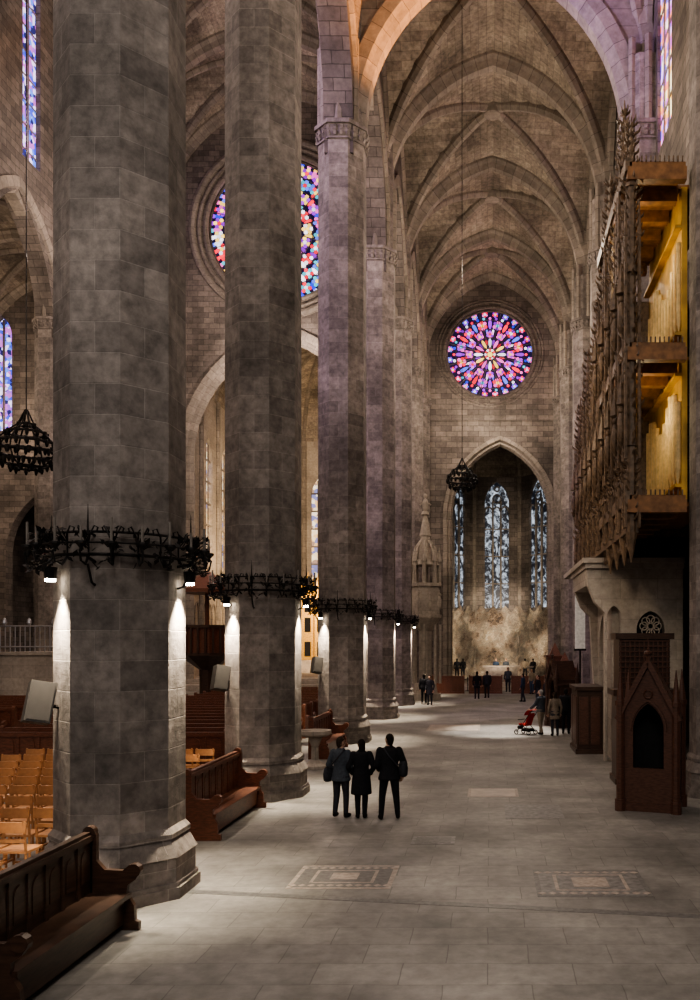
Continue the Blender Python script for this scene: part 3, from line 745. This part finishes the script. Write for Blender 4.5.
# facade plane x=3.3, posts and pipes
ys=[19.8,20.8,22.0,23.2,24.6,25.9,27.2,28.5,29.7,31.0]
tops=[14.2,15.2,13.6,14.8,13.6,12.4,11.2,11.8,10.4,10.8]
BZ=6.1
for y_,tp in zip(ys,tops):
    og.prism((3.32,y_),.11,.11,BZ,tp,8);
    for q in(.25,.5,.75): og.prism((3.32,y_),.17,.17,BZ+(tp-BZ)*q,BZ+.15+(tp-BZ)*q,8)
    og.prism((3.32,y_),.15,.01,tp,tp+1.7,8)
    if y_<24.5: og.prism((3.32,y_),.02,.15,BZ-.7,BZ,8)
    for dx,dy in((-.16,-.16),(-.16,.16),(.16,-.16)):
        og.prism((3.32+dx,y_+dy),.045,.045,7.8,tp-1.2,5);og.prism((3.32+dx,y_+dy),.06,.005,tp-1.2,tp-.3,5)
        og.prism((3.32+dx,y_+dy),.045,.045,BZ+.1,7.3,5)
    z=BZ+.3
    while z<tp+1.5:
        f_=1 if z<tp else max(.15,1-(z-tp)/1.8)
        for a in range(5):
            an=a*2*pi/5+rg.uniform(-.3,.3);q=Vector((3.32+.14*f_*cos(an),y_+.14*f_*sin(an),z))
            u=Vector((cos(an),sin(an),.8))*rg.uniform(.08,.2)
            og.tube([q,q+u*.7,q+u*.9+Z*.06],[.035,.03,.006],4)
        z+=.22
    for zz in(8.6,11.2): # canopied statues
        if zz+1.5<tp:
            og.ell((3.08,y_,zz),(.09,.09,.32),n=8,k=6);og.ell((3.08,y_,zz+.38),(.06,.06,.075),n=8,k=6);og.prism((3.08,y_),.13,.01,zz+.5,zz+1.2,6);og.prism((3.08,y_),.02,.12,zz-.5,zz-.3,6)
for (ya,ta),(yb,tb) in zip(zip(ys[:-1],tops[:-1]),zip(ys[1:],tops[1:])):
    n=4;hm=min(ta,tb)
    for i in range(n):
        t_=(i+.5)/n;yy=ya+.2+(yb-ya-.4)*t_;h=hm-2.0-.9*abs(t_-.5)*2
        og.prism((3.4,yy),.03,.085,7.9,8.3,10,m=4);og.prism((3.4,yy),.085,.085,8.3,h,10,m=4)
    for zc in(hm-1.6,hm-.6,(hm+7)/2):
        og.sweep([Vector((3.3,u,z)) for u,z in arch((ya+yb)/2,(yb-ya)/2,zc-.5,(yb-ya)/2*1.6,8)],-XA,[(-.05,.04),(-.05,-.04),(.05,-.04),(.05,.04)])
        og.tube([(3.3+.0,(ya+yb)/2+.2*cos(k*pi/5),zc-.1+.2*sin(k*pi/5)) for k in range(10)],.025,4,closed=True)
        og.tube([(3.3,(ya+yb)/2,zc+.2),(3.3,(ya+yb)/2,zc+1.3)],[.06,.01],6)
    for k in range(80):
        q=Vector((3.3,rg.uniform(ya,yb),rg.choice([rg.uniform(hm-2.6,hm+.2),rg.uniform(BZ+.2,8.2),rg.uniform(8,hm)])));u=Vector((rg.uniform(-1,.4),rg.uniform(-.7,.7),rg.uniform(0,1.2))).normalized()*.2
        og.tube([q,q+u*.6,q+u+Z*.05],[.03,.03,.008],4)
    og.b2((3.25,ya,7.5),(3.45,yb,7.7),0);og.b2((3.2,ya,BZ),(3.5,yb,BZ+.3),0);og.b2((3.3,ya,BZ+.3),(3.4,yb,7.5),5)
    for k in range(4):
        yy=ya+(yb-ya)*(k+.5)/4;og.wall((3.27,yy,0),YA,XA,.03,archhole(0,.11,6.5,7.1,.3,5),[],0)
        if yb<24.7: og.lathe((3.35,yy,BZ-.35),[(.01,0),(.06,.1),(.04,.2),(.1,.35)],6,m=0)
og.build('pipe_organ',[M_organ,M_beam,M_yellow,M_cream,M_pipe,M_dwood])
# stone tribune under the organ
w=MB()
TO=[(3.4,0.0),(5.7,0.0),(5.7,5.7),(2.85,5.7),(2.9,5.2),(3.1,4.7),(3.4,4.4)]
w.wall((0,24.9,0),XA,YA,.4,TO,[archhole(3.66,.2,.01,4.3,.3,6),archhole(4.75,.42,3.0,3.9,.55,8)])
w.wall((3.65,0,0),YA,XA,.35,[(25.3,0),(29,0),(29,5.7),(25.3,5.7)],[archhole(27.2,1.0,.01,3.2,1.2,8)])
w.wall((0,28.6,0),XA,YA,.4,[(3.65,0),(4.5,0),(4.5,5.7),(2.85,5.7),(2.9,5.2),(3.1,4.7),(3.4,4.4)],[])
w.b2((2.85,25.2,5.2),(3.7,28.7,5.7))
w.b2((2.8,24.75,5.7),(5.7,29.1,5.85));w.b2((2.72,24.65,5.85),(5.7,29.1,6.0));w.b2((2.72,29.1,5.85),(4.4,31.2,6.0))
w.b2((3.9,25.9,.0),(5.7,26.0,5.6),1)  # black sheet paints the dark behind the doorway and blind arch
for i in range(8):
    a=2*pi*i/8;w.tube([(4.75+.2*cos(a)+.12*cos(2*pi*k/10),24.95,4.0+.2*sin(a)+.12*sin(2*pi*k/10)) for k in range(10)],.02,5,0,closed=True)
w.build('stone_tribune',[M_pale,M_black])
# ------------------------------------------------------------------ confessional
def confessional(name,loc,rz,s,mt):
    c=MB()
    c.b2((-.62,-.45,0),(.62,.5,.16));c.b2((-.58,.42,.16),(.58,.47,2.3));c.b2((-.58,-.40,.16),(-.52,.45,2.2));c.b2((.52,-.40,.16),(.58,.45,2.2))
    c.wall((0,-.42,0),XA,YA,.06,[(-.58,.16),(.58,.16),(.58,2.0),(0,3.0),(-.58,2.0)],[archhole(0,.33,.9,1.7,.55,8)])
    c.b2((-.33,-.36,.2),(.33,-.33,.9));c.b2((-.5,.2,.2),(.5,.24,2.1),1)
    for sx in(-1,1):
        c.sweep([Vector((sx*.66,-.43,1.9)),Vector((0,-.43,3.1))] if sx<0 else [Vector((0,-.43,3.1)),Vector((sx*.66,-.43,1.9))],YA,[(-.09,.07),(-.09,-.04),(.09,-.04),(.09,.07)])
        # roof
        c.face([(sx*.64,-.45,1.95),(sx*.64,.5,1.95),(0,.5,3.05),(0,-.45,3.05)]);
        for yy in(-.45,.46):
            c.prism((sx*.6,yy),.09,.09,0,2.25,8);c.prism((sx*.6,yy),.12,.12,2.2,2.3,8);c.prism((sx*.6,yy),.09,.01,2.3,2.95,8);c.prism((sx*.6,yy),.12,.12,.0,.25,8)
        for k in range(6):
            t_=(k+.5)/6;c.ell((sx*.66*(1-t_),-.43,1.98+1.18*t_),(.05,.05,.07),n=6,k=4)
        for k in range(3):
            c.wall((sx*.59,-.2+k*.25,0),YA,XA,.02,archhole(0,.08,1.0,1.7,.16,5),[]);c.box((sx*.59,-.2+k*.25,.58),(.02,.18,.5))
    c.face([(-.6,.49,1.95),(.6,.49,1.95),(0,.49,3.05)])
    c.prism((0,-.43),.06,.05,3.0,3.25,6);c.ell((0,-.43,3.3),(.09,.09,.06),n=8,k=5);c.prism((0,-.43),.03,.005,3.3,3.6,6)
    c.sweep([Vector((u,-.44,z)) for u,z in arch(0,.36,1.7,.6,8)],YA,[(-.03,.04),(-.03,0),(.03,0),(.03,.04)])
    for x in(-.2,0,.2): c.b2((x-.07,-.38,.3),(x+.07,-.34,.8))
    c.tube([(.09*cos(k*pi/6),-.44,2.45+.09*sin(k*pi/6)) for k in range(12)],.02,5,closed=True)
    me=c.build(name,[mt,M_black],link=False);return inst(name,me,loc,rz,sc_=s)
M_cwood=plain('confessional_wood',(.085,.038,.024),.4,var=.35,scale=5,stretch=(2,2,8))
confessional('confessional',(3.43,17.9,0),-.35,(.96,1.0,1.0),M_cwood)
confessional('confessional',(3.0,35.2,0),-1.3,(1,1,.9),M_dwood)
# lattice screen cabinet behind
c=MB();c.b2((3.15,20.9,0),(4.55,21.8,2.2),0);c.b2((3.05,20.8,2.2),(4.65,21.9,2.35));c.b2((3.1,20.85,0),(4.6,21.85,.15))
c.b2((3.2,20.86,2.35),(4.45,21.8,3.6),0);c.b2((3.1,20.8,3.6),(4.55,21.85,3.75))
for i in range(11): c.b2((3.22+i*.115,20.82,2.45),(3.25+i*.115,20.88,3.55),1)
for i in range(9): c.b2((3.2,20.81,2.5+i*.13),(4.45,20.87,2.53+i*.13),1)
for i in range(3): c.b2((3.3+i*.42,20.86,.3),(3.62+i*.42,20.9,2.0),1)
c.build('wooden_lattice_cabinet',[M_dwood,M_cwood])
c=MB();c.b2((2.75,26.6,0),(3.55,28.4,2.0));c.b2((2.68,26.5,2.0),(3.6,28.5,2.12));c.b2((2.7,26.52,0),(3.6,28.45,.15))
for i in range(3): c.b2((2.72,26.75+i*.55,.3),(2.76,27.2+i*.55,1.8),1)
for i in range(2): c.b2((2.82+i*.36,26.56,.3),(3.1+i*.36,26.62,1.8),1)
c.build('wooden_cupboard',[M_dwood,M_cwood])
for k,(x,y_,h) in enumerate([(3.9,44.0,2.1),(4.0,52.0,2.6)]):
    c=MB();c.b2((x-.5,y_-1,0),(x+.5,y_+1,h));c.b2((x-.6,y_-1.1,h),(x+.6,y_+1.1,h+.12));c.b2((x-.57,y_-1.07,0),(x+.57,y_+1.07,.15))
    for i in range(3): c.b2((x-.42+i*.3,y_-1.04,.3),(x-.18+i*.3,y_-.98,h-.2),1)
    c.prism((x,y_),.5,.02,h+.12,h+.9,4,rot=pi/4)
    c.build('wooden_cupboard',[M_rwood,M_dwood])
c=MB();c.b2((4.2,41.6,3.2),(4.7,41.7,6.1),0);c.b2((4.15,41.58,3.1),(4.75,41.72,3.2),1);c.b2((4.15,41.58,6.1),(4.75,41.72,6.2),1);c.tube([(4.45,41.65,0),(4.45,41.65,3.2)],.05,6,1)
c.build('banner_panel',[plain('white_banner_glow',(.7,.68,.64),.7,var=.15,emit=.12),M_iron])  # white panel with a faint glow put into its material, no lamp
# benches in front of the chapel
bl=pewmesh(2.2,[M_rwood],panels=5)
for x in(-2.9,-.3,2.6): inst('wooden_pew',bl,(x,58.0,0))
bb=MB()
for x in(-3.2,-1.6,0,1.6,3.2): bb.lathe((x,60.6,0),[(.18,0),(.18,.04),(.03,.06),(.03,.95),(.05,1.0)],8)
for i in range(4):
    x=-3.2+i*1.6;bb.tube([(x+1.6*t_/6,60.6,.9-.2*sin(pi*t_/6)) for t_ in range(7)],.025,5)
bb.build('rope_barrier',[M_iron])

# ------------------------------------------------------------------ people
SKIN=plain('skin',(.42,.25,.17),.5,var=.08);
def cloth(n,c): return plain(n,c,.85,var=.2,scale=20,spec=.15)
C_black=cloth('black_cloth',(.012,.012,.014));C_dark=cloth('charcoal_cloth',(.03,.03,.036));C_navy=cloth('navy_cloth',(.03,.045,.075));C_gray=cloth('grey_cloth',(.05,.057,.068))
C_jean=cloth('denim',(.05,.07,.12));C_tan=cloth('tan_cloth',(.2,.16,.12));C_red=cloth('red_cloth',(.32,.02,.015));C_shoe=cloth('shoe_leather',(.01,.008,.007));H_dark=cloth('dark_hair',(.012,.009,.007));H_brown=cloth('brown_hair',(.03,.02,.013));H_gray=cloth('grey_hair',(.2,.19,.18))
EYE=plain('eye',(.03,.02,.02),.2)
def person(loc,rz,H=1.7,coat=C_black,trous=C_dark,hair=H_dark,longhair=False,coatlen=.86,female=False,stance=.1,arms=((.25,-.02,1.1,.24,.08,.86),(.25,-.02,1.1,.24,.08,.86)),step=0,vox=.014,bag=None,turn=0,bulk=.0,shoes=C_shoe,name='person'):
    # 0 skin 1 hair 2 coat 3 trousers 4 shoes
    b=MB();w=.92 if female else 1.0
    T=Matrix.Rotation(turn,3,'Z');hc=Vector((0,.015,1.585))
    def HP(v): return hc+T@Vector(v)
    b.ell(hc,(.074,.092,.112),0,18,12,T);b.ell(HP((0,.03,-.06)),(.05,.06,.05),0,12,8,T);b.ell(HP((0,.1,-.01)),(.013,.022,.024),0,8,6,T)
    b.ell(HP((0,.088,-.052)),(.026,.012,.008),0,8,6,T);b.ell(HP((0,.075,.03)),(.06,.02,.012),0,8,6,T)
    for s_ in(-1,1): b.ell(HP((s_*.076,-.005,-.01)),(.012,.024,.034),0,8,6,T)
    b.ell(HP((0,-.018,.022)),(.086,.096,.108),1,18,12,T)
    if longhair: b.ell(HP((0,-.055,-.07)),(.078,.055,.12),1,14,9,T)
    else: b.ell(HP((0,-.045,-.03)),(.07,.06,.08),1,14,9,T)
    b.cap((0,-.005,1.38),(0,.005,1.51),.056,.052,0)
    B=bulk
    b.loft([(0,0,.86,.165+B,.12+B),(0,0,.95,.17+B,.125+B),(0,0,1.08,.152*w+B,.112+B),(0,0,1.22,.172*w+B,.12+B),(0,0,1.33,.185*w+B,.115+B),(0,-.005,1.40,.165*w+B,.095+B),(0,-.005,1.44,.11*w,.075),(0,-.005,1.475,.068,.066)],22,2)
    if coatlen<.86: b.loft([(0,0,coatlen,.20+B,.155+B),(0,0,coatlen+.03,.205+B,.16+B),(0,0,(coatlen+.95)/2,.19+B,.145+B),(0,0,1.0,.16+B,.12+B)],22,2)
    hands=[]
    for s_,A in zip((-1,1),arms):
        sh=Vector((s_*.185*w,-.005,1.375));el=Vector((s_*A[0],A[1],A[2]));wr=Vector((s_*A[3],A[4],A[5]))
        b.cap(sh,el,.064+B*.7,.052+B*.5,2);b.cap(el,wr,.052+B*.5,.040+B*.3,2)
        dr=(wr-el).normalized();hp=wr+dr*.07
        q=dr.to_track_quat('Z','X').to_matrix()
        b.cap(wr,wr+dr*.03,.027,.028,0);b.ell(hp,(.018,.040,.05),0,10,8,q);hands.append((hp,q,dr,s_))
    for s_ in(-1,1):
        st=step*s_
        hip=Vector((s_*.092,0,.87));kn=Vector((s_*(stance*.6+.04),st*.5+.025,.475));an=Vector((s_*stance,st-.015,.10+(.0 if st>=0 else .02)))
        b.cap(hip,kn,.098,.068,3);b.cap(kn,an,.068,.052,3)
        R_=Matrix.Rotation(-s_*.15,3,'Z');b.ell(an+Vector((s_*.01,.055,-.055)),(.047,.128,.046),4,12,8,R_);b.ell(an+Vector((0,-.02,-.04)),(.042,.05,.055),4,10,7)
    me=b.build(name+'_src',[],link=False)
    kd=kdtree.KDTree(len(b.f))
    lab=b.m
    for i,f in enumerate(b.f):
        c=Vector((0,0,0))
        for k in f: c+=Vector(b.v[k])
        kd.insert(c/len(f),i)
    kd.balance()
    o=bpy.data.objects.new('tmp',me);sc.collection.objects.link(o)
    md=o.modifiers.new('r','REMESH');md.mode='VOXEL';md.voxel_size=vox
    dg=bpy.context.evaluated_depsgraph_get();dg.update()
    me2=bpy.data.meshes.new_from_object(o.evaluated_get(dg))
    bpy.data.objects.remove(o)
    bm=bmesh.new();bm.from_mesh(me2)
    for _ in range(2): bmesh.ops.smooth_vert(bm,verts=bm.verts,factor=.5,use_axis_x=True,use_axis_y=True,use_axis_z=True)
    bm.to_mesh(me2);bm.free();me2.materials.clear()
    for mt in(SKIN,hair,coat,trous,shoes): me2.materials.append(mt)
    for p in me2.polygons:
        _,i,_=kd.find(p.center);p.material_index=lab[i];p.use_smooth=True
    e=empty(name,loc,rz);s0=H/1.70;e.scale=(s0,s0,s0)
    inst('body',me2,parent=e)
    h=MB()
    for hp,q,dr,s_ in hands:
        fwd=q@Vector((0,1,0));ino=q@Vector((1,0,0))
        if ino.x*s_>0: ino=-ino
        if fwd.y<0: fwd=-fwd
        for k,(off,ln) in enumerate(((-.03,.055),(-.01,.07),(.01,.075),(.03,.065))):
            p0=hp+fwd*off+dr*.035;p1=p0+dr*ln*.5+ino*.006;p2=p1+dr*ln*.35+ino*.02;p3=p2+dr*ln*.15+ino*.02
            h.tube([p0,p1,p2,p3],[.0095,.009,.008,.006],6)
        p0=hp+fwd*.03-dr*.02;h.tube([p0,p0+fwd*.022+dr*.02,p0+fwd*.03+dr*.05+ino*.01],[.012,.011,.008],6)
    h.build('fingers',[SKIN],smooth=True,parent=e)
    ey=MB()
    for s_ in(-1,1): ey.ell(HP((s_*.03,.082,.008)),(.012,.008,.007),0,8,6)
    ey.build('eyes',[EYE],parent=e)
    if bag:
        g=MB();side,z,m__=bag[:3]
        c=Vector((side*.27,-.02,z))
        g.loft([(c.x,c.y,z-.16,.06,.12),(c.x,c.y,z-.13,.09,.17),(c.x,c.y,z,.10,.18),(c.x,c.y,z+.12,.07,.16),(c.x,c.y,z+.15,.03,.13)],16)
        g.tube([c+Vector((0,-.13,.13)),Vector((side*.14,-.17-B,1.1)),Vector((-side*.03,-.15-B,1.3)),Vector((-side*.12,-.08-B,1.44)),Vector((-side*.12,.07+B,1.42)),Vector((0,.15+B,1.25)),Vector((side*.18,.15+B,1.05)),c+Vector((0,.13,.13))],.014,6)
        g.build('shoulder_bag',[m__],smooth=True,parent=e)
    return e
rel=(.24,-.02,1.1,.20,.16,.98);pocket=(.27,-.05,1.11,.2,.1,.95)
person((-3.0,16.95,0),-.35,1.62,C_gray,C_dark,H_brown,coatlen=.78,female=True,stance=.10,arms=(pocket,rel),bag=(-1,.92,C_dark),step=.05,turn=-.5,bulk=.015,vox=.012)
person((-2.58,16.9,0),.1,1.58,C_black,C_black,H_dark,longhair=True,coatlen=.52,female=True,stance=.07,arms=(pocket,pocket),bulk=.02,turn=.3,vox=.012)
person((-2.0,16.75,0),.2,1.70,C_black,C_black,H_dark,coatlen=.80,stance=.16,arms=(rel,(.30,-.03,1.1,.26,.05,.88)),bag=(1,1.02,C_dark),bulk=.02,step=-.04,turn=.5,vox=.012)
# far groups
def fp(px,fy,**k):
    d=CAMZ*F_PX/(fy-642);x=(px-490)*d/F_PX;rz=k.pop('rz',0);z=k.pop('z',0)
    if z: d=(CAMZ-z)*F_PX/(fy-642);x=(px-490)*d/F_PX
    return person((x,d,z),rz,vox=.02,**k)
fp(424,704,coat=C_black,trous=C_black,bulk=.03);fp(430,705,rz=2.8,H=1.65,coat=C_dark,female=True,coatlen=.6)
fp(477,699,coat=C_black,coatlen=.7);fp(487,698,rz=.3,coat=C_dark,trous=C_dark,hair=H_brown,bulk=.02)
fp(508,692,coat=C_gray,H=1.75,rz=3);fp(523,702,coat=C_navy,rz=1.2,step=.14,H=1.68);fp(532,694,coat=C_tan,rz=2.4,trous=C_jean)
lean=(.22,.12,1.14,.20,.34,1.0)
fp(541,735,coat=C_gray,trous=C_tan,arms=(lean,lean),rz=.9,H=1.72,hair=H_gray,bulk=.02,step=.1)
fp(555,736,coat=C_tan,trous=C_dark,rz=.2,H=1.66,hair=H_brown,female=True,longhair=True,coatlen=.65);fp(566,734,coat=C_black,trous=C_black,rz=-.2,H=1.74,bulk=.03)
fp(546,712,coat=C_dark,rz=1,H=1.7);fp(538,706,coat=C_black,rz=2)
for px,c_,r_ in((457,C_dark,0),(463,C_black,.5),(496,C_navy,2.9),(506,C_gray,3.1),(525,C_tan,0),(533,C_black,.4)): fp(px,679,coat=c_,rz=r_,z=.5,H=1.68)
# stroller
s=MB()
for x in(-.25,.25):
    for y_ in(-.32,.32): 
        s.tube([(x-.02,y_+.09*cos(k*pi/8),.10+.09*sin(k*pi/8)) for k in range(16)],.022,6,0,closed=True)
        for k in range(4): s.tube([(x-.02,y_,.1),(x-.02,y_+.09*cos(k*pi/2),.1+.09*sin(k*pi/2))],.006,4,0)
    s.tube([(x,.32,.12),(x,-.05,.5),(x,-.42,1.0)],.015,6,0);s.tube([(x,-.32,.12),(x,.1,.5)],.015,6,0)
s.tube([(-.25,-.42,1.0),(.25,-.42,1.0)],.018,6,0)
s.box((0,.05,.42),(.42,.38,.06),m=1,rx=.1);s.box((0,-.2,.66),(.42,.06,.5),m=1,rx=.35);s.ell((0,.3,.3),(.2,.08,.1),0)
for k in range(7):
    a0=k*pi/2/7+.3;a1=(k+1)*pi/2/7+.3
    f0=lambda a,x:(x,-.12-.34*cos(a)*-1*.8-.2,.72+.34*sin(a));s.face([f0(a0,-.23),f0(a0,.23),f0(a1,.23),f0(a1,-.23)],m=1)
s.tube([(-.23,.25,.62),(.23,.25,.62)],.02,6,0);s.box((0,-.1,.2),(.38,.4,.12),m=0)
me=s.build('baby_stroller',[M_iron,C_red],link=False)
d=CAMZ*F_PX/(734-642);inst('baby_stroller',me,((526-490)*d/F_PX,d-.1,0),rz=.9,sc_=.9)

# ------------------------------------------------------------------ lights
for i,(y0,y1) in enumerate(zip(YB[:-1],YB[1:])):
    yc=(y0+y1)/2
    addlight('POINT','aisle_light',(0.1,yc,19.5),[450,600,850,1050,1150,1050,700][i],(1,.84,.66),size=.05)
    addlight('POINT','nave_light',(-15,yc,24),1900,(1,.82,.72),size=.1)
    addlight('POINT','outer_aisle_light',(-31,yc,19),900,(1,.8,.62),size=.1)
addlight('SPOT','window_sun_orange',(4.4,27.4,20.5),17000,(1,.40,.11),(-3.6,30.0,25.6),.3,.62,.8)
addlight('SPOT','window_glow_violet',(-4,24,26),4200,(.6,.38,1),(4.6,30,24.5),.3,.8,.8)
addlight('SPOT','nave_glow_violet',(-18,15,30),12000,(.66,.42,1),(-5,32,18),.5,.8,.8)
addlight('SPOT','floor_pool',(0.3,36,19),32000,(1,.94,.86),(0.4,33.5,0),.3,.30,.6)
addlight('SPOT','chair_wash',(-11,14,14),2600,(1,.85,.65),(-9.5,16,0),.4,1.0,1.0)
addlight('SPOT','chapel_light',(.7,64.2,3.0),2200,(1,.84,.62),(.7,74,6),.3,1.9,.8)
addlight('SPOT','chapel_wash',(.7,64,9),4500,(1,.86,.68),(.7,74,3.5),.3,1.1,.9)
addlight('SPOT','presbytery_light',(-15,64.5,8),13000,(1,.74,.46),(-15,84,13),.3,2.3,.6)
addlight('POINT','organ_lamp',(3.7,21.2,9.3),50,(1,.82,.5),size=.1);addlight('POINT','organ_lamp',(3.7,21.2,13.2),60,(1,.82,.5),size=.1)
addlight('SPOT','organ_fill',(-3.9,21,13),1300,(1,.8,.55),(3.3,25,9.5),.3,.9,.8)  # added fill to warm and brighten the organ facade, no fixture modelled
addlight('SPOT','tribune_fill',(-1,15,9),900,(1,.82,.62),(4.2,24.9,3.6),.3,.5,.8)  # added fill lifting the dark plaster under the organ
addlight('AREA','camera_side_fill',(0,-4,16),1400,(1,.95,.90),(0,25,0),7)  # soft fill added behind the camera, not a modelled window
w_=bpy.data.worlds.new('World');sc.world=w_;w_.use_nodes=True
w_.node_tree.nodes['Background'].inputs[0].default_value=(.84,.78,.77,1);w_.node_tree.nodes['Background'].inputs[1].default_value=.3
try: sc.view_settings.look='AgX - Medium High Contrast'
except Exception as ex: print(ex)

# camera
cd=bpy.data.cameras.new('camera');cam=bpy.data.objects.new('camera',cd);sc.collection.objects.link(cam)
cam.location=(0,0,CAMZ);cam.rotation_euler=(pi/2,0,0)
cd.sensor_fit='HORIZONTAL';cd.sensor_width=36;cd.lens=F_PX/700*36;cd.shift_x=-.2;cd.shift_y=142/700;cd.clip_end=400;cd.clip_start=.05
sc.camera=cam
